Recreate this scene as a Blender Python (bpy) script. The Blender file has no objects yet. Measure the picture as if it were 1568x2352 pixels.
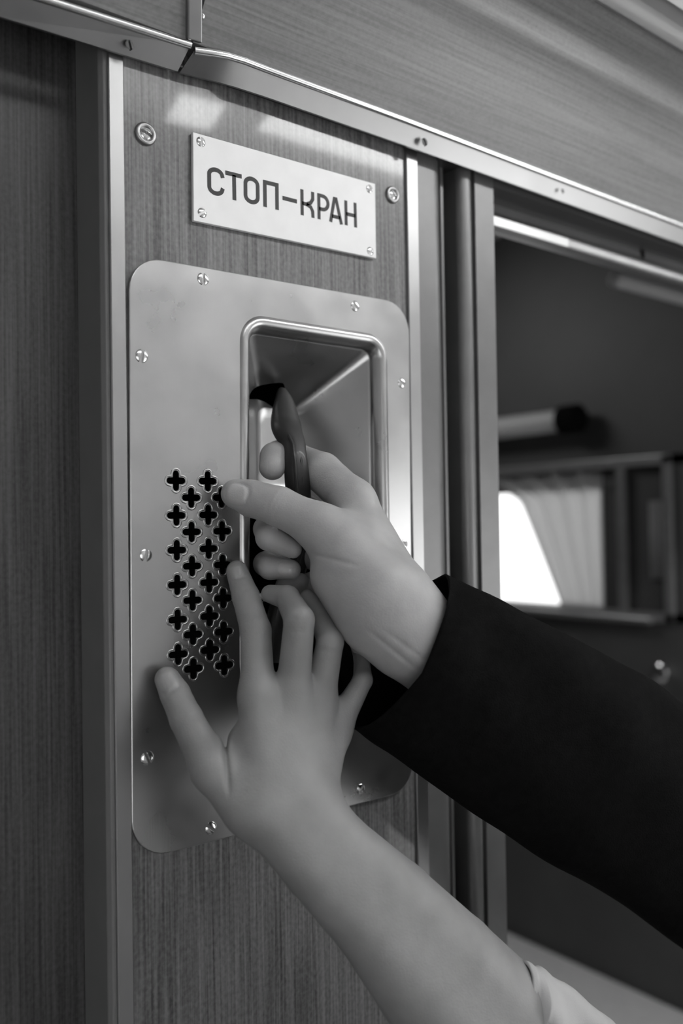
import bpy, math, random
import numpy as np
from mathutils import Vector, Matrix
random.seed(4); rng = np.random.RandomState(4)
sc = bpy.context.scene
C = sc.collection

# ------------------------------------------------------------------ camera
F_PX, YAW, PITCH, ROLL = 2023.0, 51.6, 1.0, -0.89
CAM = np.array([0.0, -0.462, 1.45])
_y, _p, _r = map(math.radians, (YAW, PITCH, ROLL))
FWD = np.array([math.cos(_y)*math.cos(_p), math.sin(_y)*math.cos(_p), math.sin(_p)])
_rt = np.array([math.sin(_y), -math.cos(_y), 0.0]); _up = np.cross(_rt, FWD)
RGT = math.cos(_r)*_rt + math.sin(_r)*_up
UPV = -math.sin(_r)*_rt + math.cos(_r)*_up
cam = bpy.data.objects.new('camera', bpy.data.cameras.new('camera')); C.objects.link(cam)
cam.matrix_world = Matrix(((RGT[0], UPV[0], -FWD[0], CAM[0]), (RGT[1], UPV[1], -FWD[1], CAM[1]), (RGT[2], UPV[2], -FWD[2], CAM[2]), (0, 0, 0, 1)))
cam.data.sensor_fit = 'VERTICAL'; cam.data.sensor_height = 36.0; cam.data.lens = F_PX*36.0/2352
cam.data.clip_start = 0.02
cam.data.dof.use_dof = True; cam.data.dof.focus_distance = 0.53; cam.data.dof.aperture_fstop = 4.0
sc.camera = cam
# ------------------------------------------------------------------ world, lights, exposure
world = bpy.data.worlds.new('daylight'); sc.world = world; world.use_nodes = True
world.node_tree.nodes['Background'].inputs['Color'].default_value = (0.9, 0.9, 0.9, 1)
world.node_tree.nodes['Background'].inputs['Strength'].default_value = 1.6
def area(name, loc, target, sx, sy, power):
    l = bpy.data.lights.new(name, 'AREA'); l.shape = 'RECTANGLE'; l.size = sx; l.size_y = sy; l.energy = power
    o = bpy.data.objects.new(name, l); C.objects.link(o); o.location = loc
    o.rotation_euler = (Vector(target)-Vector(loc)).to_track_quat('-Z', 'Y').to_euler()
    return o
area('window_and_fill_light', (1.78, -1.12, 1.06), (1.78, 0, 1.06), 0.8, 0.94, 5.2)
area('window_and_fill_light', (-0.35, -1.12, 1.2), (-0.35, 0, 1.2), 0.8, 0.62, 2.2)  # added fill on the hands; the wall has no window here
area('ceiling_lamp_and_fill_light', (1.25, -0.46, 1.97), (1.25, -0.3, 1.2), 1.26, 0.05, 3.2)
area('ceiling_lamp_and_fill_light', (0.54, -0.50, 1.97), (0.52, -0.3, 1.3), 0.06, 0.05, .16)
area('ceiling_lamp_and_fill_light', (0.7, -0.75, 2.03), (0.7, -0.74, 2.5), 1.4, 0.1, 5.5)  # added uplight that brightens the ceiling, not a real fixture
area('compartment_fill_light', (1.1, 1.2, 2.1), (1.3, 0.9, 1.0), 0.4, 0.2, 1.8)  # dim fill put in for the compartment, no lamp behind it
sc.view_settings.view_transform = 'Standard'; sc.view_settings.look = 'None'
sc.view_settings.gamma = 1.0; sc.view_settings.use_curve_mapping = False
sc.view_settings.exposure = 0.42

# ------------------------------------------------------------------ geometry helpers
def ray(px, py):
    d = FWD + RGT*((px-784)/F_PX) + UPV*((1176-py)/F_PX)
    return d
def W(px, py, d=0.0):                 # point at distance d in front of the wall face (d in metres)
    r = ray(px, py); t = (-d-CAM[1])/r[1]
    return CAM + r*t
def WX(px, py, X):
    r = ray(px, py); return CAM + r*((X-CAM[0])/r[0])
def WZ(px, py, Z):
    r = ray(px, py); return CAM + r*((Z-CAM[2])/r[2])
def depth(p): return float((np.asarray(p)-CAM) @ FWD)
def toPX(p):
    q = np.asarray(p, float)-CAM; z = q@FWD
    return 784+F_PX*(q@RGT)/z, 1176-F_PX*(q@UPV)/z
def pxr(r, p): return r*depth(p)/F_PX  # pixel radius to metres at point p

def mesh_obj(name, verts, faces, mats, parent=None, smooth=False, midx=None):
    me = bpy.data.meshes.new(name); me.from_pydata([tuple(map(float, v)) for v in verts], [], [tuple(map(int, f)) for f in faces])
    if not isinstance(mats, (list, tuple)): mats = [mats]
    for m in mats: me.materials.append(m)
    if midx is not None: me.polygons.foreach_set('material_index', list(midx))
    if smooth: me.polygons.foreach_set('use_smooth', [True]*len(me.polygons))
    me.update()
    o = bpy.data.objects.new(name, me); C.objects.link(o)
    if parent: o.parent = parent
    return o
class MB:
    def __init__(s): s.v = []; s.f = []
    def add(s, v, f):
        n = len(s.v); s.v += [tuple(map(float, x)) for x in v]; s.f += [tuple(i+n for i in q) for q in f]; return s
    def box(s, a, b):
        x0, y0, z0 = a; x1, y1, z1 = b
        return s.add([(x0,y0,z0),(x1,y0,z0),(x1,y1,z0),(x0,y1,z0),(x0,y0,z1),(x1,y0,z1),(x1,y1,z1),(x0,y1,z1)],
              [(0,3,2,1),(4,5,6,7),(0,1,5,4),(1,2,6,5),(2,3,7,6),(3,0,4,7)])
    def prism(s, prof, a, b):          # prof: list of 3D points at end a ; b: list at end b (closed loops)
        n = len(prof)
        f = [(i, (i+1) % n, n+(i+1) % n, n+i) for i in range(n)] + [tuple(range(n))[::-1], tuple(range(n, 2*n))]
        return s.add(list(a)+list(b), f)
    def obj(s, name, mat, parent=None, smooth=False, bevel=0):
        o = mesh_obj(name, s.v, s.f, mat, parent, smooth)
        import bmesh
        bm = bmesh.new(); bm.from_mesh(o.data); bmesh.ops.recalc_face_normals(bm, faces=bm.faces); bm.to_mesh(o.data); bm.free()
        if bevel:
            m = o.modifiers.new('bevel', 'BEVEL'); m.width = bevel; m.segments = 3; m.limit_method = 'ANGLE'
        return o
def extrude_xy(name, prof, z0, z1, mat, parent=None, bevel=0, smooth=False):
    a = [(x, y, z0) for x, y in prof]; b = [(x, y, z1) for x, y in prof]
    return MB().prism(prof, a, b).obj(name, mat, parent, smooth, bevel)
def extrude_x(name, prof, x0, x1, mat, parent=None, bevel=0, smooth=False):   # prof: (y,z)
    a = [(x0, y, z) for y, z in prof]; b = [(x1, y, z) for y, z in prof]
    return MB().prism(prof, a, b).obj(name, mat, parent, smooth, bevel)
def tag(o, label=None, cat=None, group=None, kind=None):
    if label: o['label'] = label
    if cat: o['category'] = cat
    if group: o['group'] = group
    if kind: o['kind'] = kind
    return o
def struct(o, label=None):
    o['kind'] = 'structure'
    if label: o['label'] = label
    return o
def empty(name, loc=(0, 0, 0)):
    o = bpy.data.objects.new(name, None); o.empty_display_size = 0.02; C.objects.link(o); o.location = tuple(map(float, loc)); return o
def parent_keep(o, p):
    o.parent = p; o.matrix_parent_inverse = Matrix.Translation(p.location).inverted()
    return o
def autosmooth(o, ang=40):
    for p in o.data.polygons: p.use_smooth = True
    o.data.set_sharp_from_angle(angle=math.radians(ang))
    return o
def tube_mesh(mb, pts, rad, n=12, closed=False, cap=True):
    pts = [Vector(p) for p in pts]; N = len(pts); rings = []
    if not hasattr(rad, '__len__'): rad = [rad]*N
    up = Vector((0.13, 0.2, 1)); prev = None
    for i, p in enumerate(pts):
        if closed: t = pts[(i+1) % N]-pts[i-1]
        else: t = pts[min(i+1, N-1)]-pts[max(i-1, 0)]
        t.normalize()
        a = (prev if prev is not None else up); a = (a-t*a.dot(t)).normalized(); prev = a
        b = t.cross(a)
        rings.append([p+(a*math.cos(2*math.pi*k/n)+b*math.sin(2*math.pi*k/n))*rad[i] for k in range(n)])
    v = [q for r in rings for q in r]; f = []
    for i in range(N if closed else N-1):
        j = (i+1) % N
        for k in range(n): f.append((i*n+k, i*n+(k+1) % n, j*n+(k+1) % n, j*n+k))
    if not closed and cap: f += [tuple(range(n))[::-1], tuple(range((N-1)*n, N*n))]
    return mb.add(v, f)

# ------------------------------------------------------------------ materials
def newmat(name):
    m = bpy.data.materials.new(name); m.use_nodes = True
    return m, m.node_tree.nodes, m.node_tree.links, m.node_tree.nodes['Principled BSDF']
def g(v): return (v, v, v, 1)
def simple(name, v, rough=0.5, metal=0.0, coat=0.0, noise=0.0, nscale=40, bump=0.0, bscale=300, spec=0.5):
    m, N, L, P = newmat(name)
    P.inputs['Base Color'].default_value = g(v); P.inputs['Roughness'].default_value = rough
    P.inputs['Metallic'].default_value = metal; P.inputs['Coat Weight'].default_value = coat
    P.inputs['Specular IOR Level'].default_value = spec
    tc = N.new('ShaderNodeTexCoord')
    if noise:
        n = N.new('ShaderNodeTexNoise'); n.inputs['Scale'].default_value = nscale; n.inputs['Detail'].default_value = 5
        L.new(tc.outputs['Object'], n.inputs['Vector'])
        r = N.new('ShaderNodeMapRange'); r.inputs['From Min'].default_value = .3; r.inputs['From Max'].default_value = .7
        r.inputs['To Min'].default_value = v*(1-noise); r.inputs['To Max'].default_value = v*(1+noise)
        L.new(n.outputs['Fac'], r.inputs['Value']); L.new(r.outputs['Result'], P.inputs['Base Color'])
    if bump:
        n = N.new('ShaderNodeTexNoise'); n.inputs['Scale'].default_value = bscale; n.inputs['Detail'].default_value = 3
        L.new(tc.outputs['Object'], n.inputs['Vector'])
        b = N.new('ShaderNodeBump'); b.inputs['Strength'].default_value = bump; b.inputs['Distance'].default_value = 0.001
        L.new(n.outputs['Fac'], b.inputs['Height']); L.new(b.outputs['Normal'], P.inputs['Normal'])
    return m
def wood(name, lo, hi, axis='Z', rough=0.45, coat=.4, coat_rough=.06, s=1.0):
    """laminate with fine broken parallel grain running along the given axis"""
    m, N, L, P = newmat(name)
    tc = N.new('ShaderNodeTexCoord')
    def nz(across, along, detail, dist=0.0):
        mp = N.new('ShaderNodeMapping')
        sc_ = (across, across, along) if axis == 'Z' else (along, across, across)
        mp.inputs['Scale'].default_value = sc_
        n = N.new('ShaderNodeTexNoise'); n.inputs['Scale'].default_value = 1; n.inputs['Detail'].default_value = detail
        n.inputs['Distortion'].default_value = dist
        L.new(tc.outputs['Object'], mp.inputs['Vector']); L.new(mp.outputs['Vector'], n.inputs['Vector']); return n.outputs['Fac']
    a = nz(520*s, 9*s, 2); b = nz(430*s, 330*s, 2); c = nz(45*s, 3*s, 3, .4); c2 = nz(16, 10, 3)
    def math_(op, x, y):
        q = N.new('ShaderNodeMath'); q.operation = op
        for i, k in enumerate((x, y)):
            if isinstance(k, (int, float)): q.inputs[i].default_value = k
            else: L.new(k, q.inputs[i])
        return q.outputs[0]
    s1 = math_('ADD', math_('MULTIPLY', a, .55), math_('MULTIPLY', b, .28))
    s2 = math_('ADD', s1, math_('ADD', math_('MULTIPLY', c, .2), math_('MULTIPLY', c2, .1)))
    r = N.new('ShaderNodeMapRange'); r.inputs['From Min'].default_value = .42; r.inputs['From Max'].default_value = .7
    r.inputs['To Min'].default_value = lo; r.inputs['To Max'].default_value = hi
    L.new(s2, r.inputs['Value']); L.new(r.outputs['Result'], P.inputs['Base Color'])
    P.inputs['Roughness'].default_value = rough; P.inputs['Coat Weight'].default_value = coat; P.inputs['Coat Roughness'].default_value = coat_rough
    return m
def metal(name, v, rough, axis='Z', var=0.12, aniso=0.0, bump=0.05):
    m, N, L, P = newmat(name)
    P.inputs['Metallic'].default_value = 1.0; P.inputs['Anisotropic'].default_value = aniso
    tc = N.new('ShaderNodeTexCoord'); mp = N.new('ShaderNodeMapping')
    mp.inputs['Scale'].default_value = (900, 900, 30) if axis == 'Z' else (30, 900, 900)
    n = N.new('ShaderNodeTexNoise'); n.inputs['Scale'].default_value = 1; n.inputs['Detail'].default_value = 3
    L.new(tc.outputs['Object'], mp.inputs['Vector']); L.new(mp.outputs['Vector'], n.inputs['Vector'])
    n2 = N.new('ShaderNodeTexNoise'); n2.inputs['Scale'].default_value = 28; n2.inputs['Detail'].default_value = 6
    L.new(tc.outputs['Object'], n2.inputs['Vector'])
    r = N.new('ShaderNodeMapRange'); r.inputs['From Min'].default_value = .3; r.inputs['From Max'].default_value = .7
    r.inputs['To Min'].default_value = rough*(1-var*1.5); r.inputs['To Max'].default_value = rough*(1+var*1.5)
    L.new(n2.outputs['Fac'], r.inputs['Value']); L.new(r.outputs['Result'], P.inputs['Roughness'])
    r2 = N.new('ShaderNodeMapRange'); r2.inputs['From Min'].default_value = .25; r2.inputs['From Max'].default_value = .75
    r2.inputs['To Min'].default_value = v*(1-var); r2.inputs['To Max'].default_value = v*(1+var)
    L.new(n2.outputs['Fac'], r2.inputs['Value']); L.new(r2.outputs['Result'], P.inputs['Base Color'])
    b = N.new('ShaderNodeBump'); b.inputs['Strength'].default_value = bump; b.inputs['Distance'].default_value = 0.0004
    L.new(n.outputs['Fac'], b.inputs['Height']); L.new(b.outputs['Normal'], P.inputs['Normal'])
    return m
M = {}
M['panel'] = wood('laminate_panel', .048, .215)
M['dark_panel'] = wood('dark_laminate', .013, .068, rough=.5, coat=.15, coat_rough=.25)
M['bulkhead'] = wood('bulkhead_laminate', .18, .29, axis='X', rough=.4, coat=.35, coat_rough=.2)
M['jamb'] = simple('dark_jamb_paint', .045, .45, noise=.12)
M['strip'] = metal('aluminium_strip', .37, .36, var=.05)
M['trim'] = metal('aluminium_angle', .36, .34, axis='X', var=.06)
M['bead'] = metal('bright_edge', .85, .2, axis='X', var=.03)
M['post'] = simple('satin_post', .17, .38, metal=.4, noise=.08)
M['return'] = simple('brown_return', .15, .5, noise=.05)
M['steel'] = metal('pressed_steel', .47, .30, var=.08)
M['chrome'] = simple('screw_metal', .75, .18, metal=1.0, noise=.15, nscale=300)
M['dull_screw'] = simple('dull_screw', .1, .5, metal=.5)
M['sign'] = simple('enamel_plate', .88, .45, coat=.2, noise=.03, nscale=60)
M['ink'] = simple('black_ink', .012, .5)
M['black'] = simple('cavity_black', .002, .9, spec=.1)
M['handle'] = simple('dark_painted_handle', .014, .5, coat=.1, noise=.3, nscale=90)
M['ceiling'] = simple('white_ceiling', .75, .6)
M['frame'] = simple('satin_frame', .30, .35, metal=.6, noise=.08)
M['moulding'] = simple('satin_moulding', .42, .45, coat=.2)
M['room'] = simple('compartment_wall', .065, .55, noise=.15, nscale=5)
M['floor'] = simple('linoleum', .12, .6)
M['corridor'] = simple('pale_corridor_wall', .75, .7)
M['berth'] = simple('pale_berth_cloth', .5, .8, noise=.05)
M['curtain'] = simple('pale_curtain', .5, .8, noise=.08, nscale=12)
_m = M['curtain']; _N = _m.node_tree.nodes; _t = _N.new('ShaderNodeBsdfTranslucent'); _t.inputs['Color'].default_value = g(.75)
_x = _N.new('ShaderNodeMixShader'); _x.inputs[0].default_value = .6
_m.node_tree.links.new(_N['Principled BSDF'].outputs[0], _x.inputs[1]); _m.node_tree.links.new(_t.outputs[0], _x.inputs[2])
_m.node_tree.links.new(_x.outputs[0], _N['Material Output'].inputs['Surface'])
M['suit'] = simple('black_wool', .0045, .9, noise=.3, nscale=200, bump=.3, bscale=900, spec=.06)
M['shirt'] = simple('white_cotton', .4, .8, noise=.06, nscale=30, bump=.15, bscale=1200)
M['rubber'] = simple('black_rubber', .008, .6)

# ------------------------------------------------------------------ setting: the corridor wall around the brake handle
ZLO, ZHI = 0.0, 2.2
def xw(px, py=1176, d=0.0): return float(W(px, py, d)[0])
X_SL0, X_SL1 = xw(256), xw(292)         # left metal strip
X_SR0, X_SR1 = xw(942), xw(968)         # right metal strip
Z_TR = float(W(405, 163, 0.004)[2])     # underside of the top trim
# panel
struct(MB().box((X_SL1-.004, 0, ZLO), (X_SR0+.004, .018, Z_TR+.06)).obj('wall_panel', M['panel']), 'wood grain laminate wall panel behind the brake cover')
# recessed dark panel at the left, with its smooth return
X_J = xw(240)
def find_y(X, px):
    lo, hi = 0.0, 0.5
    for _ in range(50):
        m = (lo+hi)/2
        if toPX((X, m, 1.45))[0] > px: lo = m
        else: hi = m
    return lo
Y_REC = find_y(X_J, 184)
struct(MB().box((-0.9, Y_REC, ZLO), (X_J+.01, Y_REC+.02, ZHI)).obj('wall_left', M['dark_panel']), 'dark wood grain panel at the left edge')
pts = [(X_J, Y_REC), (X_J, .003), (X_J+.002, 0.0), (X_SL0+.001, 0.0), (X_SL0+.001, Y_REC)]
struct(extrude_xy('trim_1', pts, ZLO, Z_TR+.03, M['return'], bevel=.0006), 'smooth dark return beside the left panel')
# thin metal strips
def strip(name, x0, x1, z1, lab, t=.0022):
    p = [(x0, .0), (x0, -t*.7), (x0+.0006, -t), (x1-.0006, -t), (x1, -t*.7), (x1, .0)]
    return struct(extrude_xy(name, p, ZLO, z1, M['strip']), lab)
strip('trim_2', X_SL0, X_SL1, Z_TR+.02, 'flat bright metal strip left of the brake cover')
strip('trim_3', X_SR0, X_SR1, Z_TR+.02, 'flat bright metal strip right of the brake cover')
# right door post: a stepped profile
def prof_right():
    P = []
    def a(px, d): P.append((xw(px, 1176, -d), d))
    a(968, 0.0); a(1008, 0.0)
    for k in range(1, 7):
        t = k/6*math.pi/2; P.append((xw(1008)+.012*math.sin(t), .012*(1-math.cos(t))))
    P.append((P[-1][0], .045))
    xg = P[-1][0]
    P.append((xw(1042)+.0, .045)); 
    # slim bead inside the groove
    xb = xw(1042)
    P += [(xb, .012), (xb+.001, .009), (xb+.0035, .009), (xb+.0045, .012), (xb+.0045, .03)]
    xc = xw(1054)+.003
    P += [(xc+.004, .03), (xc+.004, .006)]
    # flat then half-round bead
    x1 = xw(1068); x2 = xw(1097)
    P.append((x1, .005)); r = (x2-x1)/2
    for k in range(0, 11):
        t = k/10*math.pi; P.append((x1+r-r*math.cos(t), .003-r*.75*math.sin(t)))
    P.append((x2+.0008, .006)); P.append((x2+.002, .006)); P.append((x2+.0022, -.001))
    x3 = xw(1146)
    P.append((x3-.001, -.001)); P.append((x3, 0.0)); P.append((x3, .06)); P.append((xw(968), .06))
    return P, x3
PR, X_OP = prof_right()
post = extrude_xy('door_1', PR, ZLO, Z_TR+.03, M['post']); post.name = 'trim_4'; autosmooth(post, 35)
struct(post, 'stepped grey door post with a dark groove and a rounded bead')

# ------------------------------------------------------------------ top metal angle (two lengths) and bulkhead
def solve_d(px, py, Z):
    lo, hi = 0.0, 0.2
    for _ in range(50):
        m = (lo+hi)/2
        if W(px, py, m)[2] > Z: lo = m
        else: hi = m
    return lo
D2 = max(.006, min(.06, solve_d(930, 333, Z_TR)))
print('Z_TR', Z_TR, 'D2', D2, 'XSL', X_SL0, X_SR1, 'Yrec', Y_REC, 'plateH', W(385,597)[2]-W(385,1962)[2], 'depth', depth(W(784,1176)))
def skin(mb, A, B, th):    # a ribbon between polylines A (lower) and B (upper), thickness th along +Y
    n = len(A); A = [np.array(p) for p in A]; B = [np.array(p) for p in B]; o = np.array((0, th, 0))
    v = []
    for a, b in zip(A, B): v += [a, b, b+o, a+o]
    f = []
    for i in range(n-1):
        for k in range(4): f.append((4*i+k, 4*i+(k+1) % 4, 4*i+4+(k+1) % 4, 4*i+4+k))
    f += [(0, 1, 2, 3), tuple(4*(n-1)+k for k in (3, 2, 1, 0))]
    return mb.add(v, f)
def atZ(px, py, Z):      # point on the ray through (px,py) at height Z
    return WZ(px, py, Z)
# left length
dL = .006
lo = [W(-260, -42, dL), W(0, 38, dL), W(408, 164, dL)]
hi = [W(-260, -110, dL+.0095), W(115, 2, dL+.0095), W(437, 104, dL+.0095)]
t5 = skin(MB(), lo, hi, .0015).obj('trim_5', M['trim'])
struct(t5, 'left length of the metal angle under the bulkhead')
bead_l = MB(); tube_mesh(bead_l, [hi[0], hi[1], hi[2]], .0022, 10)
o = autosmooth(bead_l.obj('rounded_edge', M['bead'], t5))
# right length, kinked outwards
zb = Z_TR
def lowpt(px, py): 
    return W(px, py, solve_d(px, py, zb))
HD = .0155
lo = [W(413, 166, dL), W(470, 181, dL), W(500, 188, dL)]
d_st = D2
lo += [W(545, 201, d_st), W(610, 222, d_st), W(930, 334, d_st), W(1568, 562, d_st), W(2200, 790, d_st)]
hi = [W(446, 116, HD+.001), W(490, 122, HD+.003), W(520, 127, HD+.003), W(560, 139, HD+.001), W(620, 162, HD), W(930, 276, HD), W(1568, 520, HD), W(2200, 760, HD)]
t6 = skin(MB(), lo, hi, .0015).obj('trim_6', M['trim']); autosmooth(t6, 30)
struct(t6, 'right length of the metal angle, kinked outwards at its start')
bead_r = MB(); tube_mesh(bead_r, hi, .0022, 12)
autosmooth(bead_r.obj('rounded_edge', M['bead'], t6))
# soffit closing the gap between the wall and the right length
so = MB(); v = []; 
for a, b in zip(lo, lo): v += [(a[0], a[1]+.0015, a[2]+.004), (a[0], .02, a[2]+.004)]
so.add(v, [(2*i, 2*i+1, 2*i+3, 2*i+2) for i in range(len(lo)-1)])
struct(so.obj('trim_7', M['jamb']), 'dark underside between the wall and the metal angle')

# bulkhead: sloping surface from the angle up to the ceiling, extruded along the corridor
def on_slope(px, py, y0, z0, ang):      # pixel -> point on plane through line (y0,z0) along X, rising outwards (-Y) at ang
    r = ray(px, py); n = np.array([0, math.sin(ang), math.cos(ang)])
    p0 = np.array([0, y0, z0]); t = ((p0-CAM) @ n)/(r @ n); return CAM+r*t
hr = np.array(hi[5]); y0, z0 = hr[1]+.001, hr[2]
ANG = math.radians(52)
s1 = on_slope(1111, 45, y0, z0, ANG)     # bend line
A2 = math.radians(38)
s2 = on_slope(1440, 40, s1[1], s1[2], A2)
print('bulk', y0, z0, s1, s2)
bprof = [(y0, z0)]
def lerp2(a, b, t): return (a[0]+(b[0]-a[0])*t, a[1]+(b[1]-a[1])*t)
B1 = (float(s1[1]), float(s1[2])); B2 = (float(s2[1]), float(s2[2]))
# a shallow rolled rib at the bend
n1 = (-math.sin(ANG), -math.cos(ANG))
for t in (.3, .6, .9): bprof.append(lerp2((y0, z0), B1, t))
bprof += [(B1[0]-.001, B1[1]-.0015), (B1[0]-.006, B1[1]+.003), (B1[0]-.011, B1[1]+.011)]
for t in (.25, .5, .75, 1.0): bprof.append(lerp2((B1[0]-.011, B1[1]+.011), B2, t))
closed = bprof + [(B2[0], B2[1]+.02), (y0+.02, z0+.25), (y0+.02, z0)]
X_JT = float(np.array(hi[0])[0])+.001
bk = extrude_x('wall_bulkhead', closed, X_JT-.0005, 3.2, M['bulkhead']); autosmooth(bk, 50)
struct(bk, 'sloping laminate bulkhead above the right length of metal angle')
# left bulkhead panel, from the left length
yl, zl = y0, z0
sl = on_slope(430, -100, yl, zl, ANG)
cl = [(yl, zl), (float(sl[1]), float(sl[2])), (float(sl[1]), float(sl[2])+.02), (yl+.03, zl+.2), (yl+.03, zl)]
bl = extrude_x('wall_bulkhead_left', cl, -0.9, X_JT-.002, M['bulkhead']); struct(bl, 'laminate bulkhead panel above the left length of metal angle')
# cover strip at the joint
a0 = np.array(on_slope(426, 90, yl, zl, ANG)); a1 = np.array(on_slope(459, 99, yl, zl, ANG))
b0 = np.array(on_slope(426, -60, yl, zl, ANG)); b1 = np.array(on_slope(459, -60, yl, zl, ANG))
o3 = np.array((0, -.003, -.0015))
js = MB().prism([0]*4, [a0+o3, a1+o3, a1-o3, a0-o3], [b0+o3, b1+o3, b1-o3, b0-o3]).obj('trim_8', M['strip'], bevel=.0008)
struct(js, 'short upright metal cover strip at the bulkhead joint')
# metal moulding along the top of the bulkhead, then ceiling
mm = MB()
mp_ = [(B2[0], B2[1]-.002), (B2[0]-.004, B2[1]-.004), (B2[0]-.009, B2[1]-.001), (B2[0]-.012, B2[1]+.006), (B2[0]-.022, B2[1]+.008), (B2[0]-.026, B2[1]+.004), (B2[0]-.030, B2[1]+.008), (B2[0]-.03, B2[1]+.02), (B2[0], B2[1]+.02)]
ml = extrude_x('trim_9', mp_, -0.9, 3.2, M['moulding']); autosmooth(ml, 50); struct(ml, 'ribbed metal moulding between bulkhead and ceiling')
Z_C = 2.12
cp = [(B2[0]-.026, B2[1]+.010), (-.30, B2[1]+.10), (-.45, Z_C-.05), (-.62, Z_C), (-1.2, Z_C), (-1.2, Z_C+.02), (B2[0], Z_C+.02), (B2[0], B2[1]+.01)]
cl_ = extrude_x('ceiling', cp, -0.9, 3.2, M['ceiling']); autosmooth(cl_, 50); struct(cl_, 'white curved corridor ceiling')
# rest of the corridor around the camera
struct(MB().box((-0.9, -1.2, -.02), (3.2, 2.0, 0)).obj('floor', M['floor']))
ow = MB()
for a, b in (((-.9, -1.2, 0), (3.2, -1.15, .85)), ((-.9, -1.2, 1.5), (3.2, -1.15, Z_C)), ((-.9, -1.2, .85), (1.2, -1.15, 1.5)), ((2.3, -1.2, .85), (3.2, -1.15, 1.5))): ow.box(a, b)
struct(ow.obj('wall_window_side', M['corridor']))
struct(MB().box((-.95, -1.2, 0), (-.9, 2.0, ZHI)).obj('wall_back', M['corridor']))
struct(MB().box((3.2, -1.2, 0), (3.25, 0.06, Z_C)).obj('wall_end', M['corridor']))

# ------------------------------------------------------------------ the lit compartment seen through the opening
XP = 1.75
def PX_(px, py): return WX(px, py, XP)
# partition with a window hole
w0 = PX_(1545, 1045); w1 = PX_(1546, 1430)
yA = float(w0[1]); zT = float(PX_(1545, 1042)[2]); zB = float(PX_(1545, 1432)[2])
yB = float(PX_(1040, 1100)[1])
FW = .022
pw = MB()
T = .03
for a, b in (((XP, .06, 0), (XP+T, 2.0, zB+FW)), ((XP, .06, zT-FW), (XP+T, 2.0, ZHI)), ((XP, .06, zB), (XP+T, yA+FW, zT)), ((XP, yB-FW, zB), (XP+T, 2.0, zT))):
    pw.box(a, b)
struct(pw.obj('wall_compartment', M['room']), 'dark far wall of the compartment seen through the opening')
fr = MB()
x0, x1 = XP-.012, XP
for a, b in (((x0, yA, zB), (x1, yB, zB+FW)), ((x0, yA, zT-FW), (x1, yB, zT)), ((x0, yA, zB), (x1, yA+FW, zT)), ((x0, yB-FW, zB), (x1, yB, zT))): fr.box(a, b)
wf = fr.obj('window_1', M['frame'], bevel=.002); struct(wf, 'small metal framed window in the far compartment wall')
# upright bar in the window
yM = float(PX_(1432, 1200)[1])
MB().box((x0+.002, yM-.008, zB+FW), (x1+.004, yM+.012, zT-FW)).obj('window_frame', M['frame'], wf)
# dark blind strip at the top of the window and dark side field
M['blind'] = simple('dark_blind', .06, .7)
zt2 = float(PX_(1250, 1130)[2])
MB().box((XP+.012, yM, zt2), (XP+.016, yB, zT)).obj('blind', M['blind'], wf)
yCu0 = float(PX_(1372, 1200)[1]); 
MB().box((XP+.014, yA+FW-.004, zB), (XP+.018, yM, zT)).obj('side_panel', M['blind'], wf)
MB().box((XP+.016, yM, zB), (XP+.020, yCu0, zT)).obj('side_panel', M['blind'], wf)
# curtain: pleated, drawn aside along a slanting edge
cu = MB(); v = []; f = []
nz, ny = 24, 60
for i in range(nz+1):
    tz = i/nz; z = zB+FW*.8+(zT-zB-FW*1.6)*tz
    pyy = 1400-(1400-1075)*tz
    pxe = 1285-(1285-1190)*min(1, tz/.78)-max(0, tz-.78)/.22*90
    ye = float(PX_(pxe, pyy)[1])
    for j in range(ny+1):
        s = j/ny; y = yCu0-.01+(ye-yCu0+.01)*s
        v.append((XP+.006+.004*math.sin(s*26+tz*.6)+.002*math.sin(s*61), y, z))
for i in range(nz):
    for j in range(ny): f.append((i*(ny+1)+j, i*(ny+1)+j+1, (i+1)*(ny+1)+j+1, (i+1)*(ny+1)+j))
cur = mesh_obj('curtain', v, f, M['curtain'], None, True)
cm = cur.modifiers.new('thick', 'SOLIDIFY'); cm.thickness = .0012
tag(cur, 'pale curtain drawn aside in the small far window', 'curtain')
cv = []; cf_ = []
for i in range(2):
    for j in range(31):
        px_ = 1488+(1532-1488)*j/30; y_ = float(PX_(px_, 1200)[1]); z_ = float(PX_(1510, 1330 if i == 0 else 1150)[2])
        cv.append((XP+.006+.003*math.sin(j*.9), y_, z_))
for j in range(30): cf_.append((j, j+1, 32+j, 31+j))
c2 = mesh_obj('folded_cloth', cv, cf_, M['curtain'], None, True); m2 = c2.modifiers.new('thick', 'SOLIDIFY'); m2.thickness = .002
tag(c2, 'narrow pale folded cloth hanging in the right side of the small far window', 'cloth')
# curtain bar under the window
rb = MB(); p0 = np.array(PX_(1180, 1398)); p1 = np.array(PX_(1505, 1424)); off = np.array((-.02, 0, 0))
tube_mesh(rb, [p0+off, p1+off], .009, 12)
r_ = rb.obj('curtain_rail', M['frame']); autosmooth(r_); tag(r_, 'thin metal rail below the small far window', 'rail')
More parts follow.
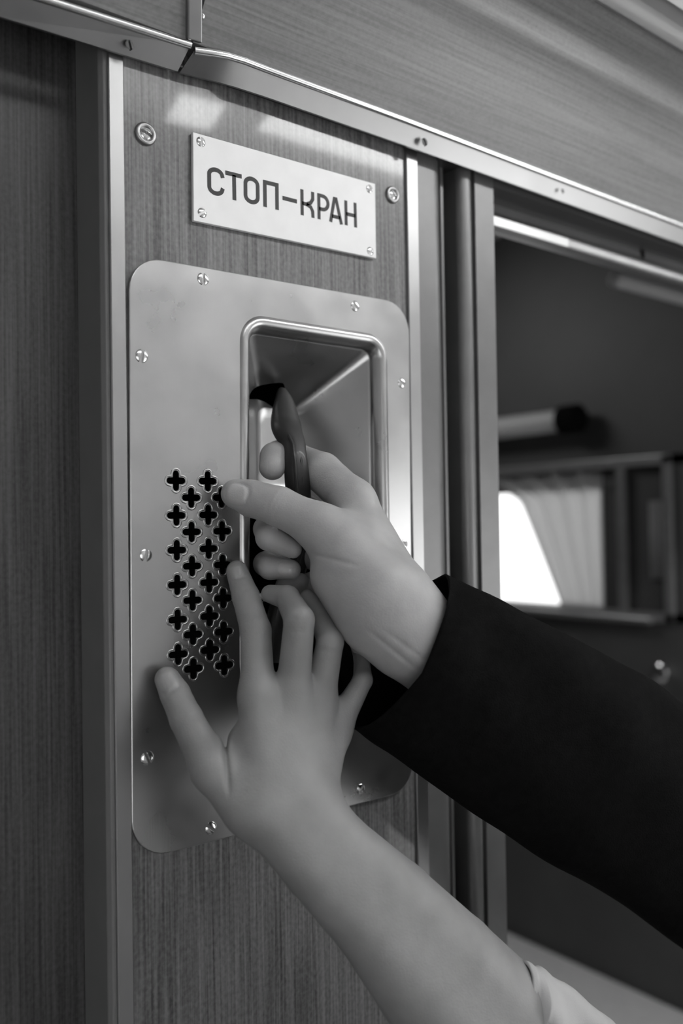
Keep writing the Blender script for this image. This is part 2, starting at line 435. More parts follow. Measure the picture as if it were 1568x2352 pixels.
# tube lamp with a black end cap
p1 = np.array(WX(1318, 962, XP-.05)); p0 = np.array(WX(1100, 990, XP-.05)); 
dr = (p1-p0)/np.linalg.norm(p1-p0); L0 = np.linalg.norm(p1-p0)
tl = empty('tube_lamp', (p0+p1)/2); tag(tl, 'horizontal tube lamp with black round end above the small window', 'lamp')
M['tube'] = simple('pale_tube', .45, .5)
mb = MB(); tube_mesh(mb, [p0, p0+dr*(L0-.035)], .026, 20); o = autosmooth(mb.obj('tube', M['tube'])); parent_keep(o, tl)
mb = MB(); tube_mesh(mb, [p0+dr*(L0-.036), p0+dr*(L0-.034), p0+dr*(L0+.014), p0+dr*(L0+.02)], [.022, .034, .034, .028], 20); o = autosmooth(mb.obj('end_cap', M['black'])); parent_keep(o, tl)
mb = MB(); mb.box((p1[0]-.01, p1[1]-.012, p1[2]-.012), (XP, p1[1]+.012, p1[2]+.012)); o = mb.obj('bracket', M['rubber']); parent_keep(o, tl)
# latch knob
kp = np.array(PX_(1530, 1542)); mb = MB()
tube_mesh(mb, [kp, kp+np.array((-.02, 0, 0)), kp+np.array((-.028, 0, 0)), kp+np.array((-.034, 0, 0))], [.01, .012, .020, .012], 16)
o = autosmooth(mb.obj('latch_knob', M['chrome'])); tag(o, 'small round metal knob on the dark far wall below the window', 'knob')
# pale rail high in the compartment
q0 = np.array(W(1405, 640, -.35)); mb = MB(); tube_mesh(mb, [q0, q0+np.array((.006, 0, 0)), (XP, q0[1], q0[2])], [.006, .012, .012], 14)
o = autosmooth(mb.obj('luggage_rail', M['tube'])); tag(o, 'pale luggage rail high in the dark compartment at the right edge', 'rail')
# berth
zb_ = float(PX_(1164, 2132)[2])
yb0 = .12
b = empty('berth', (XP-.35, 1.0, 0)); tag(b, 'pale covered berth along the far compartment wall', 'berth')
o = MB().box((XP-.75, yb0, zb_-.09), (XP-.002, 1.98, zb_)).obj('cushion', M['berth'], bevel=.02); parent_keep(o, b)
o = MB().box((XP-.72, yb0+.01, 0), (XP-.002, 1.96, zb_-.09)).obj('base', M['room']); parent_keep(o, b)
# compartment shell
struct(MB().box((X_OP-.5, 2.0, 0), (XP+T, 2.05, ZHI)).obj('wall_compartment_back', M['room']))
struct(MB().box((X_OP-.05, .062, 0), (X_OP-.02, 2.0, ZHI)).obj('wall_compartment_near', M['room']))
struct(MB().box((X_OP-.5, .03, ZHI), (XP+T, 2.05, ZHI+.02)).obj('ceiling_compartment', M['ceiling']))
# wall over the opening and header rail
struct(MB().box((X_OP-.01, .001, Z_TR-.002), (3.2, .06, ZHI)).obj('wall_over_opening', M['room']))
zh0 = float(W(1141, 540, -.03)[2]); zh1 = float(W(1141, 436, -.03)[2])
hd = [(.030, zh1), (.026, zh0+.016), (.018, zh0+.010), (.018, zh0+.002), (.022, zh0), (.032, zh0), (.036, zh0+.01), (.036, zh1)]
hh = extrude_x('trim_10', hd, X_OP-.004, 3.2, M['frame'], bevel=.0012); struct(hh, 'metal header rail above the compartment opening')
MB().box((X_OP-.002, .0168, zh0+.0005), (float(W(1300, 570, -.02)[0]), .03, zh0+.0095)).obj('pale_edge', M['strip'], hh, bevel=.001)  # brighter metal strip along the left end of the lower edge
hx = float(W(1465, 560, -.03)[0])
MB().box((hx, .024, zh0+.016), (hx+.002, .032, zh1)).obj('joint', M['rubber'], hh)
struct(MB().box((2.4, 0, 0), (3.2, .06, Z_TR+.02)).obj('wall_right', M['room']))

# ------------------------------------------------------------------ screws
def screw(px, py, d, r, ang, name='screw', parent=None, domed=.35, normal=(0, -1, 0), rpx=None, tilt=0, mat=None):
    """slotted raised-head screw; centre on the ray at distance d from the wall"""
    p = np.array(W(px, py, d)); nrm = Vector(normal).normalized()
    rings = 7; seg = 28; v = []; f = []
    zax = nrm; xax = Vector((1, 0, 0)); xax = (xax-zax*xax.dot(zax)).normalized(); yax = zax.cross(xax)
    ca, sa = math.cos(ang), math.sin(ang)
    hw = r*.17; N = 26
    # grid disc with a slot cut as real depth
    idx = {}
    def h(x, y):
        q = (x*x+y*y)/(r*r); z = r*domed*(1-q)**.55 if q < 1 else 0
        s = abs(x*ca+y*sa)
        if s < hw: z = z-r*.55
        elif s < hw*1.25: z = z-r*.55*(1-(s-hw)/(hw*.25))
        return z
    for i in range(N+1):
        rr = r*math.sqrt(i/N) if i else 0
        n = 1 if i == 0 else 48
        for k in range(48):
            t = 2*math.pi*k/48; x, y = rr*math.cos(t), rr*math.sin(t)
            v.append(Vector(p)+xax*x+yax*y+zax*h(x, y))
    for i in range(N):
        for k in range(48): f.append((i*48+k, i*48+(k+1) % 48, (i+1)*48+(k+1) % 48, (i+1)*48+k))
    o = mesh_obj(name, v, f, mat or M['chrome'], None, True)
    o.data.set_sharp_from_angle(angle=math.radians(50))
    if parent: o.parent = parent; o.matrix_parent_inverse = parent.matrix_world.inverted() if parent.type != 'EMPTY' else Matrix.Translation(parent.location).inverted()
    return o

# ------------------------------------------------------------------ brake cover plate
cover = empty('brake_cover', W(385, 1960, 0)); tag(cover, 'large rounded pressed steel cover plate with a recess and cross shaped holes', 'cover plate')
PT = .0025   # face of the plate above the wall
def W2(px, py, d=PT): p = W(px, py, d); return (float(p[0]), float(p[2]))
# outline in pixel space, rounded corners
def rounded(corners, radii, n=14):
    """corners: 4 points (x,z) ; returns rounded polygon"""
    out = []; k = len(corners)
    for i in range(k):
        p = Vector(corners[i]); a = Vector(corners[i-1]); b = Vector(corners[(i+1) % k]); r = radii[i]
        u = (a-p).normalized(); w = (b-p).normalized()
        half = math.acos(max(-1, min(1, u.dot(w))))/2; L_ = r/math.tan(half); cc = p+(u+w).normalized()*(r/math.sin(half))
        s = p+u*L_; e = p+w*L_
        a0 = math.atan2(s.y-cc.y, s.x-cc.x); a1 = math.atan2(e.y-cc.y, e.x-cc.x)
        while a1-a0 > math.pi: a1 -= 2*math.pi
        while a1-a0 < -math.pi: a1 += 2*math.pi
        for j in range(n+1):
            t = a0+(a1-a0)*j/n; out.append((cc.x+r*math.cos(t), cc.y+r*math.sin(t)))
    return out
TL, TR, BR, BL = W2(296, 583), W2(939, 698), W2(950, 1814), W2(303, 1981)
out = rounded([TL, TR, BR, BL], [.021, .021, .021, .023])
# recess opening
RC = [W2(566, 738), W2(876, 786), W2(888, 1560), W2(566, 1650)]
RR = [.013, .012, .03, .03]
open_ = rounded(RC, RR, 16)
def resample(poly, n):
    P = np.array(poly+[poly[0]]); L_ = np.r_[0, np.cumsum(np.linalg.norm(np.diff(P, axis=0), axis=1))]
    t = np.linspace(0, L_[-1], n, endpoint=False); return np.c_[np.interp(t, L_, P[:, 0]), np.interp(t, L_, P[:, 1])]
NO = 480
op = resample(open_, NO)
cen = op.mean(0)
def offset(P, dlt):
    t = np.roll(P, -1, 0)-np.roll(P, 1, 0); t /= np.linalg.norm(t, axis=1)[:, None]
    n = np.c_[t[:, 1], -t[:, 0]]
    if ((P-cen)*n).sum() < 0: n = -n
    return P+n*dlt
# crosses
def cross_poly(cx, cz, a, w, n=5):
    """plus with rounded arm ends ; a half length, w half width"""
    pts = []
    for k in range(4):
        t0 = k*math.pi/2; c_, s_ = math.cos(t0), math.sin(t0)
        loc = [(w*1.05, -w*1.05)] 
        loc = [(w, -w)]
        for j in range(n+1):
            t = -math.pi/2+math.pi*j/n; loc.append((a-w+w*math.cos(t), w*math.sin(t)))
        for x, y in loc: pts.append((cx+x*c_-y*s_, cz+x*s_+y*c_))
    return pts
cols = [(404, 1104, 409, 1503, 6), (439, 1143, 444, 1536, 6), (477, 1105, 482, 1493, 6), (509, 1143, 515, 1528, 6)]
crosses = []
for x0_, y0_, x1_, y1_, n in cols:
    for i in range(n):
        t = i/(n-1); crosses.append(W2(x0_+(x1_-x0_)*t, y0_+(y1_-y0_)*t))
ca_ = (W2(404, 1080)[1]-W2(404, 1128)[1])/2
cw_ = ca_*.33
# flat sheet with holes (constrained Delaunay), chamfered outer edge and hole walls
from mathutils.geometry import delaunay_2d_cdt
import bmesh
def pin(x, z, P):
    P = np.asarray(P); Q = np.roll(P, 1, 0); m = (P[:, 1] > z) != (Q[:, 1] > z)
    xi = (Q[:, 0]-P[:, 0])*(z-P[:, 1])/np.where(Q[:, 1] == P[:, 1], 1, Q[:, 1]-P[:, 1])+P[:, 0]
    return bool(np.count_nonzero(m & (x < xi)) % 2)
outP = resample(out, 260)
def inset(P, dlt):
    c_ = P.mean(0); t = np.roll(P, -1, 0)-np.roll(P, 1, 0); t /= np.linalg.norm(t, axis=1)[:, None]; n = np.c_[t[:, 1], -t[:, 0]]
    if ((P-c_)*n).sum() < 0: n = -n
    return P-n*dlt
inP = inset(outP, .0006)
holes = [offset(op, .0048)]+[np.array(cross_poly(cx, cz, ca_, cw_)) for cx, cz in crosses]
vv = []; ee = []
for lp_ in [inP]+holes:
    n0 = len(vv); vv += [Vector((float(a), float(b))) for a, b in lp_]; ee += [(n0+k, n0+(k+1) % len(lp_)) for k in range(len(lp_))]
res = delaunay_2d_cdt(vv, ee, [], 0, 1e-7)
tv = [tuple(v_) for v_ in res[0]]; tf = []
for f_ in res[2]:
    cx = sum(tv[k][0] for k in f_)/3; cz = sum(tv[k][1] for k in f_)/3
    if not pin(cx, cz, inP) or any(pin(cx, cz, h_) for h_ in holes): continue
    tf.append(f_)
mb = MB(); mb.add([(a, -PT, b) for a, b in tv], tf)
def wall_(La, da, Lb, db):
    n0 = len(La); mb.add([(a, -da, b) for a, b in La]+[(a, -db, b) for a, b in Lb], [(k, (k+1) % n0, n0+(k+1) % n0, n0+k) for k in range(n0)])
wall_(inP, PT, inset(outP, .0002), PT-.00015); wall_(inset(outP, .0002), PT-.00015, outP, PT-.0006); wall_(outP, PT-.0006, outP, 0.0)
for h_ in holes[1:]: wall_(h_, PT, h_, PT-.0014)
sheet = mb.obj('face_sheet', M['steel'])
bm = bmesh.new(); bm.from_mesh(sheet.data); bmesh.ops.remove_doubles(bm, verts=bm.verts, dist=1e-6); bmesh.ops.recalc_face_normals(bm, faces=bm.faces); bm.to_mesh(sheet.data); bm.free()
parent_keep(sheet, cover)
# rolled lips around the crosses
lp = MB()
for cx, cz in crosses:
    P = cross_poly(cx, cz, ca_+.0009, cw_+.0009, 6)
    tube_mesh(lp, [(x, -PT+.0003, z) for x, z in P], .0007, 8, closed=True)
lips = lp.obj('pressed_lips', M['steel']); autosmooth(lips, 80); parent_keep(lips, cover); lips['label'] = 'rolled edges of the cross shaped holes'; lips['kind'] = 'stuff'
# recess: raised bead, roll-in and a scooped pan reaching a small floor at the deep left
fl = rounded([W2(585, 935, -.05), W2(668, 945, -.05), W2(668, 1110, -.05), W2(588, 1110, -.05)], [.008, .006, .006, .006], 16)
flo = resample(fl, NO)
# align start by angle matching through arc-length; rotate for the least total distance
best = min(range(0, NO, 1), key=lambda s: ((np.roll(flo, s, 0)-cen-(op-cen))**2).sum()); flo = np.roll(flo, best, 0)
rings = []
for off_, dd in ((.0055, PT-.0006), (.0047, PT+.0001), (.0040, PT+.0006), (.0032, PT+.0013), (.0015, PT+.0016), (-.0002, PT+.0012), (-.0018, PT+.0001), (-.0032, PT-.0018), (-.0043, PT-.0042), (-.0048, PT-.0065), (-.0044, PT-.0078)):
    q = offset(op, off_); rings.append(np.c_[q[:, 0], -dd*np.ones(NO), q[:, 1]])
base = offset(op, -.0052)
DP = .050
for t in np.linspace(0, 1, 64):
    q = base*(1-t)+flo*t
    dd = PT-.0082-(DP-.008)*(t**1.05)
    rings.append(np.c_[q[:, 0], -dd*np.ones(NO), q[:, 1]])
cf = flo.mean(0)
for t in (.3, .6, .9):
    q = flo*(1-t)+cf*t; rings.append(np.c_[q[:, 0], (DP-PT+.0005)*np.ones(NO), q[:, 1]])
Vp = np.concatenate(rings); Fp = []
# slot opening near the top of the floor: drop faces inside this pixel polygon
slot = [(570, 917), (574, 905), (578, 898), (584, 892), (592, 887), (604, 884), (620, 881), (640, 879), (650, 880), (653, 886), (657, 900), (662, 920), (670, 950), (655, 965), (640, 950), (622, 932), (606, 922), (590, 917)]
shade_hole = [(574, 1185), (640, 1190), (705, 1250), (742, 1440), (738, 1545), (600, 1550), (571, 1345)]  # invented opening: its dark cavity stands in for shade between the fingers
def inpoly(x, y, P):
    c_ = False; j = len(P)-1
    for i in range(len(P)):
        if (P[i][1] > y) != (P[j][1] > y) and x < (P[j][0]-P[i][0])*(y-P[i][1])/(P[j][1]-P[i][1])+P[i][0]: c_ = not c_
        j = i
    return c_
nR = len(rings)
for i in range(nR-1):
    for k in range(NO):
        q = (i*NO+k, i*NO+(k+1) % NO, (i+1)*NO+(k+1) % NO, (i+1)*NO+k)
        if i > 12:
            c3 = Vp[list(q)].mean(0)
            if inpoly(*toPX(c3), slot) or inpoly(*toPX(c3), shade_hole): continue
        Fp.append(q)
Fp.append(tuple((nR-1)*NO+k for k in range(NO)))
from collections import Counter
ec = Counter()
for q in Fp:
    for a, b_ in zip(q, q[1:]+q[:1]): ec[(min(a, b_), max(a, b_))] += 1
bv = {v_ for e_, c_ in ec.items() if c_ == 1 for v_ in e_ if v_ >= 12*NO}
for v_ in bv:
    x_, y_ = toPX(Vp[v_]); bq = None
    if y_ > 1080: continue
    for i in range(len(slot)):
        a = np.array(slot[i-1], float); b_ = np.array(slot[i], float); ab = b_-a
        t = max(0, min(1, ((np.array((x_, y_))-a)@ab)/(ab@ab))); q = a+ab*t; dd = np.hypot(*(q-(x_, y_)))
        if bq is None or dd < bq[0]: bq = (dd, q)
    Vp[v_] = W(bq[1][0], bq[1][1], -Vp[v_][1])
pan = mesh_obj('recess', Vp, Fp, M['steel'], None, True); parent_keep(pan, cover)
pan['label'] = 'scooped recess pan with a raised rounded rim'
# dark box behind the plate (a lining behind holes)
bx = MB(); xA, xB = TL[0]+.006, TR[0]-.006; zA, zB_ = BL[1]+.01, TR[1]-.004
bx.box((xA, -.0006, zA), (xB, -.0002, zB_))
# cut a hole in the wall for the recess: build the wall panel with an opening instead
bpy.data.objects.remove(bpy.data.objects['wall_panel'])
ox0, ox1 = RC[0][0]-.09, RC[1][0]+.003; oz0, oz1 = min(RC[3][1], RC[2][1])+.0, RC[0][1]+.002
wp = MB(); X0, X1 = X_SL1-.004, X_SR0+.004
ox0 = W2(385, 1300)[0]
for a, b_ in (((X0, 0, ZLO), (ox0, .018, Z_TR+.06)), ((ox1, 0, ZLO), (X1, .018, Z_TR+.06)), ((ox0, 0, oz1), (ox1, .018, Z_TR+.06)), ((ox0, 0, ZLO), (ox1, .018, oz0))): wp.box(a, b_)
wallp = wp.obj('wall_panel', M['panel']); struct(wallp, 'wood grain laminate panel behind the brake cover')
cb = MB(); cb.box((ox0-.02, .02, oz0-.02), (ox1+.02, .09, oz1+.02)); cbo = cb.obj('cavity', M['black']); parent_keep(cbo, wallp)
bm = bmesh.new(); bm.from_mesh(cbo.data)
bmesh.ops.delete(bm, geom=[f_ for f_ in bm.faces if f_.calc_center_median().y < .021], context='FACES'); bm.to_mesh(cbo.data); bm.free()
# screws on the plate
for px, py, r_, an in ((466, 641, 15.5, 1.5), (815, 703, 13, .9), (325, 818, 16.5, 1.75), (922, 880, 12, .8), (334, 1275, 16, 1.75), (927, 1250, 11, .9), (338, 1741, 17, 1.2), (828, 1812, 12.5, 2.1), (484, 1902, 15.5, .7)):
    p = W(px, py, PT); screw(px, py, PT-.0002, pxr(r_, p)*1.0, math.pi/2-an, parent=cover, domed=.34)

# ------------------------------------------------------------------ name plate
SP = .003
sign = empty('name_plate', W(444, 506, 0)); tag(sign, 'pale rectangular name plate reading СТОП-КРАН above the steel cover', 'sign')
q = [W(443, 303, SP), W(861.5, 422, SP), W(864, 593.5, SP), W(444.5, 506.5, SP)]
bk_ = [np.array(p)+np.array((0, SP-.0003, 0)) for p in q]
o = MB().prism([0]*4, q, bk_).obj('plate', M['sign'], bevel=.0004); parent_keep(o, sign)
Hs, Ws = 1.0, 1.0
# lettering as raised strokes : coordinates are read in zoomed picture units (x/3.484+430, y/3.484+290)
def Z(x, y): p = W(x/3.484+430, y/3.484+290, SP+.00015); return np.array((p[0], p[2]))
def stroke(mb, pts, w, closed=False):
    """flat ribbon of width w through 2D pts, butt ends, thin"""
    P = [np.array(p) for p in pts]; n = len(P); Lr = []
    for i in range(n):
        if closed: a, b = P[i-1], P[(i+1) % n]; t1 = P[i]-a; t2 = b-P[i]
        else:
            t1 = P[i]-P[i-1] if i else P[1]-P[0]; t2 = P[i+1]-P[i] if i < n-1 else P[-1]-P[-2]
        t1 = t1/np.linalg.norm(t1); t2 = t2/np.linalg.norm(t2)
        t = t1+t2; t /= np.linalg.norm(t); nn = np.array((-t[1], t[0])); sc_ = 1/max(.5, float(nn @ np.array((-t1[1], t1[0]))))
        Lr.append((P[i]+nn*w/2*sc_, P[i]-nn*w/2*sc_))
    m = n if closed else n-1
    y0_, y1_ = -(SP+.0002), -(SP-.0001)
    v = [(a[0], y0_, a[1]) for pr in Lr for a in pr]+[(a[0], y1_, a[1]) for pr in Lr for a in pr]
    f = []; N2 = 2*n
    for i in range(m):
        a, b = 2*i, 2*((i+1) % n)
        f += [(a, a+1, b+1, b), (a, b, N2+b, N2+a), (a+1, N2+a+1, N2+b+1, b+1)]
    mb.add(v, f)
# affine frame per letter: unit (u right, v up) -> zoomed picture quad
def lf(tl, tr, bl, br):
    tl, tr, bl, br = [Z(*k) for k in (tl, tr, bl, br)]
    return lambda u, v: (tl*(1-u)*v+tr*u*v+bl*(1-u)*(1-v)+br*u*(1-v))
def arc(cx, cy, rx, ry, a0, a1, n=12):
    return [(cx+rx*math.cos(math.radians(a0+(a1-a0)*i/n)), cy+ry*math.sin(math.radians(a0+(a1-a0)*i/n))) for i in range(n+1)]
LW = float(np.linalg.norm(Z(160, 450)-Z(190, 457)))*1.0
# stroke centre boxes
letters = [
 ('C', lf((175, 328), (280, 352), (177, 530), (281, 556)), [[(1.04, .70)]+arc(.5, .75, .5, .21, 5, 180, 14)+arc(.5, .24, .5, .21, 180, 355, 14)+[(1.04, .29)]]),
 ('T', lf((305, 370), (435, 402), (309, 568), (438, 600)), [[(0, 1), (1, 1)], [(.53, .98), (.53, -.03)]]),
 ('O', lf((465, 400), (563, 424), (467, 602), (565, 626)), [arc(.5, .74, .5, .22, 0, 180, 10)+arc(.5, .26, .5, .22, 180, 360, 10)]),
 ('P', lf((620, 447), (717, 470), (623, 642), (719, 665)), [[(0, -.02), (0, 1), (1, 1), (1, -.02)]]),
 ('-', lf((762, 565), (877, 592), (762, 580), (877, 612)), [[(0, .5), (1, .5)]]),
 ('K', lf((917, 505), (1003, 526), (920, 712), (1006, 733)), [[(0, 1), (0, 0)], [(0, .47), (.4, .47), (.8, .56), (1, .72), (1, 1)], [(.4, .47), (.8, .4), (.98, .25), (1, 0)]]),
 ('R', lf((1052, 551), (1122, 568), (1055, 742), (1125, 758)), [[(0, -.01), (0, 1), (.45, 1)]+arc(.45, .72, .6, .28, 75, -75, 10)+[(.45, .44), (0, .44)]]),
 ('A', lf((1145, 572), (1232, 594), (1147, 765), (1234, 786)), [[(0, 0), (.36, 1), (.52, 1.0), (1, 0)], [(.12, .26), (.87, .26)]]),
 ('N', lf((1268, 594), (1342, 612), (1272, 792), (1347, 810)), [[(0, 1), (0, 0)], [(1, 1), (1, 0)], [(0, .47), (1, .47)]]),
]
for nm, fr_, strokes in letters:
    mb = MB()
    for s in strokes:
        cl_ = nm == 'O'
        pts = [fr_(u, v) for u, v in s]
        if cl_: # remove duplicates
            pts = [p for i, p in enumerate(pts) if np.linalg.norm(p-pts[i-1]) > 1e-5]
        stroke(mb, pts, LW*(.93 if nm in 'KRAN' else 1.0), cl_)
    o = mb.obj('letter' if nm != '-' else 'hyphen', M['ink']); parent_keep(o, sign); o['label'] = 'black painted character'
for px, py, r_, an in ((461, 326, 12, 1.45), (848, 434, 10, .9), (464, 489, 12, 2.5), (850, 577, 10, 2.0)):
    screw(px, py, SP-.0001, pxr(r_, W(px, py, SP)), math.pi/2-an, parent=sign, domed=.4)
# washers with screws in the panel
for px, py, r_, an in ((335, 307, 26, .3), (902, 447, 19, .8)):
    p = np.array(W(px, py, .001)); R_ = pxr(r_, p)
    wsh = empty('washer_screw', p)
    tag(wsh, 'screw in a round cup washer %s of the name plate' % ('upper left' if px < 500 else 'just right'), 'screw', 'screws in cup washers on the laminate panel')
    mb = MB(); tube_mesh(mb, [(p[0]+R_*.78*math.cos(2*math.pi*k/40), -.0006, p[2]+R_*.78*math.sin(2*math.pi*k/40)) for k in range(40)], R_*.24, 12, closed=True)
    o = autosmooth(mb.obj('washer', M['strip']), 80); parent_keep(o, wsh)
    screw(px, py, .0004, R_*.6, math.pi/2-an, name='screw_head', parent=wsh, domed=.35)
# screws in the metal angle
for px, py, dd, r_, an, par in ((298, 103, .0115, 11, .3, t5), (538, 170, .75*D2, 11, .5, t6), (975, 326, D2+.006, 9, .5, t6), (1292, 439, D2+.006, 5, .5, t6)):
    screw(px, py, dd, pxr(r_, W(px, py, dd)), an, parent=par, domed=.12, mat=M['dull_screw'])
_q = on_slope(464, 39, y0, z0, ANG); screw(464, 39, -_q[1]+.0005, .0018, .4, parent=bk, domed=.3, normal=(0, -.8, -.6))

# ------------------------------------------------------------------ brake handle
hnd = empty('brake_lever', W(640, 920, -.03)); tag(hnd, 'dark curved brake lever hanging from the slot in the steel recess', 'lever')
def loft(name, pts, rx, ry, mat, parent, seg=24, smooth=True, sub=6):
    """elliptic sections through pts (N,3); rx along local X-ish, ry along wall normal"""
    P = np.array(pts); n = len(P); t = np.linspace(0, n-1, (n-1)*sub+1)
    def cr(A):
        A = np.asarray(A, float); o_ = []
        for s in t:
            i = min(int(s), n-2); u = s-i
            p0 = A[max(i-1, 0)]; p1 = A[i]; p2 = A[i+1]; p3 = A[min(i+2, n-1)]
            o_.append(.5*((2*p1)+(-p0+p2)*u+(2*p0-5*p1+4*p2-p3)*u*u+(-p0+3*p1-3*p2+p3)*u**3))
        return np.array(o_)
    P = cr(P); rx = cr(rx); ry = cr(ry); v = []; N = len(P)
    for i in range(N):
        tt = P[min(i+1, N-1)]-P[max(i-1, 0)]; tt /= np.linalg.norm(tt)
        a = np.array((1., 0, 0)); a -= tt*(a@tt); a /= np.linalg.norm(a); b = np.cross(tt, a)
        for k in range(seg):
            th = 2*math.pi*k/seg; c_, s_ = math.cos(th), math.sin(th)
            c_ = math.copysign(abs(c_)**.75, c_); s_ = math.copysign(abs(s_)**.75, s_)
            v.append(P[i]+a*rx[i]*c_+b*ry[i]*s_)
    f = [(i*seg+k, i*seg+(k+1) % seg, (i+1)*seg+(k+1) % seg, (i+1)*seg+k) for i in range(N-1) for k in range(seg)]
    f += [tuple(range(seg))[::-1], tuple(range((N-1)*seg, N*seg))]
    o = mesh_obj(name, v, f, mat, None, smooth); parent_keep(o, parent); return o
hp = [(646, 902, -.030), (652, 928, -.018), (655, 965, -.004), (660, 990, .006), (674, 1020, .013), (679, 1060, .018), (682, 1100, .018), (688, 1180, .012), (686, 1260, .006), (662, 1345, .002), (640, 1425, .0), (628, 1520, -.002)]
hpt = [W(a, b_, c_) for a, b_, c_ in hp]
loft('grip', hpt, [pxr(r_, p) for r_, p in zip((11, 23, 33, 34, 26, 25.5, 27, 27, 28, 28, 28, 16), hpt)], [.004, .006, .007, .007, .0065, .0065, .007, .007, .007, .007, .006, .004], M['handle'], hnd)
# raised ribs along the grip
mb = MB()
for dx, dd in ((-2, .0066), (12, .0062)):
    tube_mesh(mb, [np.array(W(a+dx, b_, c_+dd)) for a, b_, c_ in hp[3:10]], .0012, 8)
o = autosmooth(mb.obj('rib', M['handle'])); parent_keep(o, hnd)

# ------------------------------------------------------------------ hands: signed distance field -> surface nets
def sdf_mesh(prims_core, fingers, k_core, k_f, vox, details, pad=.012):
    allp = [p for fg in prims_core+fingers for p in fg]
    lo_ = np.min([np.minimum(p[0]-p[2], p[1]-p[3]) for p in allp], axis=0)-pad
    hi_ = np.max([np.maximum(p[0]+p[2], p[1]+p[3]) for p in allp], axis=0)+pad
    n = np.ceil((hi_-lo_)/vox).astype(int)+1
    ax = [lo_[i]+np.arange(n[i])*vox for i in range(3)]
    ax = [a.astype(np.float32) for a in ax]
    BIG = .02
    def prim(D, p, k, hard=False):
        a, b, r1, r2 = p
        m = BIG
        l = np.minimum(a-r1, b-r2)-m; h = np.maximum(a+r1, b+r2)+m
        s = [slice(max(0, int((l[i]-lo_[i])/vox)), min(n[i], int((h[i]-lo_[i])/vox)+2)) for i in range(3)]
        X, Y, Z_ = np.meshgrid(ax[0][s[0]], ax[1][s[1]], ax[2][s[2]], indexing='ij', sparse=True)
        ba = (b-a).astype(np.float32); l2 = float(ba@ba)+1e-12; rr = r1-r2; a2 = max(l2-rr*rr, 1e-9); il2 = 1/l2
        px_, py_, pz_ = X-np.float32(a[0]), Y-np.float32(a[1]), Z_-np.float32(a[2])
        y = px_*ba[0]+py_*ba[1]+pz_*ba[2]; z = y-l2
        x2 = (px_*l2-ba[0]*y)**2+(py_*l2-ba[1]*y)**2+(pz_*l2-ba[2]*y)**2
        y2 = y*y*l2; z2 = z*z*l2
        kk = np.sign(rr)*rr*rr*x2
        c1 = np.sign(z)*a2*z2 > kk; c2 = np.sign(y)*a2*y2 < kk
        d = np.where(c1, np.sqrt(x2+z2)*il2-r2, np.where(c2, np.sqrt(x2+y2)*il2-r1, (np.sqrt(x2*a2*il2)+y*rr)*il2-r1))
        blk = D[s[0], s[1], s[2]]
        if k > 0:
            hh_ = np.maximum(k-np.abs(blk-d), 0)/k
            D[s[0], s[1], s[2]] = np.minimum(blk, d)-hh_*hh_*k*.25
        else: D[s[0], s[1], s[2]] = np.minimum(blk, d)
    core = np.full(n, BIG, np.float32)
    for ch_ in prims_core:
        cd = np.full(n, BIG, np.float32)
        for p in ch_: prim(cd, p, .0015)
        hh_ = np.maximum(k_core-np.abs(core-cd), 0)/k_core
        core = np.minimum(core, cd)-hh_*hh_*k_core*.25
    final = core.copy()
    for fg in fingers:
        fd = np.full(n, BIG, np.float32)
        for p in fg: prim(fd, p, .0015)
        hh_ = np.maximum(k_f-np.abs(core-fd), 0)/k_f
        np.minimum(final, np.minimum(core, fd)-hh_*hh_*k_f*.25, out=final)
    del core
    D = final
    # local displacements
    for kind, c, data in details:
        R_ = data['R']; l = c-R_; h = c+R_
        s = [slice(max(0, int((l[i]-lo_[i])/vox)), min(n[i], int((h[i]-lo_[i])/vox)+2)) for i in range(3)]
        X, Y, Z_ = np.meshgrid(ax[0][s[0]], ax[1][s[1]], ax[2][s[2]], indexing='ij', sparse=True)
        q = [X-c[0], Y-c[1], Z_-c[2]]
        def dot(v): return q[0]*v[0]+q[1]*v[1]+q[2]*v[2]
        if kind == 'nail':
            u = dot(data['t'])/data['L']; w_ = dot(data['s'])/data['Wd']; hN = dot(data['n'])
            e = (np.abs(u)**3+np.abs(w_)**3)**(1/3.)
            mask = 1/(1+np.exp(-(hN+.002)/.0008))
            D[s[0], s[1], s[2]] += (data['a']*np.exp(-((e-1)/.16)**2)-data['a']*.35*(e < .9))*mask
        elif kind == 'groove':   # thin groove in the plane through c, normal t, masked by side n
            e = dot(data['t']); f_ = dot(data['n']); b2 = dot(np.cross(data['t'], data['n']))
            fall = np.exp(-(b2/data['Wd'])**4)*(1/(1+np.exp(-f_/.001)))
            D[s[0], s[1], s[2]] += data['a']*np.exp(-(e/data['w'])**2)*fall
    # surface nets
    S = D < 0
    cs = S[:-1, :-1, :-1].astype(np.int8)
    cnt = sum(S[i:n[0]-1+i, j:n[1]-1+j, k:n[2]-1+k].astype(np.int8) for i in (0, 1) for j in (0, 1) for k in (0, 1))
    act = (cnt > 0) & (cnt < 8)
    I = np.argwhere(act); vid = np.full(act.shape, -1, np.int32); vid[act] = np.arange(len(I))
    acc = np.zeros((len(I), 3)); num = np.zeros(len(I))
    corners = [(i, j, k) for i in (0, 1) for j in (0, 1) for k in (0, 1)]
    for a in corners:
        for axn in range(3):
            if a[axn]: continue
            b = list(a); b[axn] = 1
            va = D[I[:, 0]+a[0], I[:, 1]+a[1], I[:, 2]+a[2]]; vb = D[I[:, 0]+b[0], I[:, 1]+b[1], I[:, 2]+b[2]]
            m = (va < 0) != (vb < 0)
            t = np.where(m, va/np.where(m, va-vb, 1), 0)
            p = np.array(a, float)[None, :].repeat(len(I), 0); p[:, axn] += t
            acc[m] += p[m]; num[m] += 1
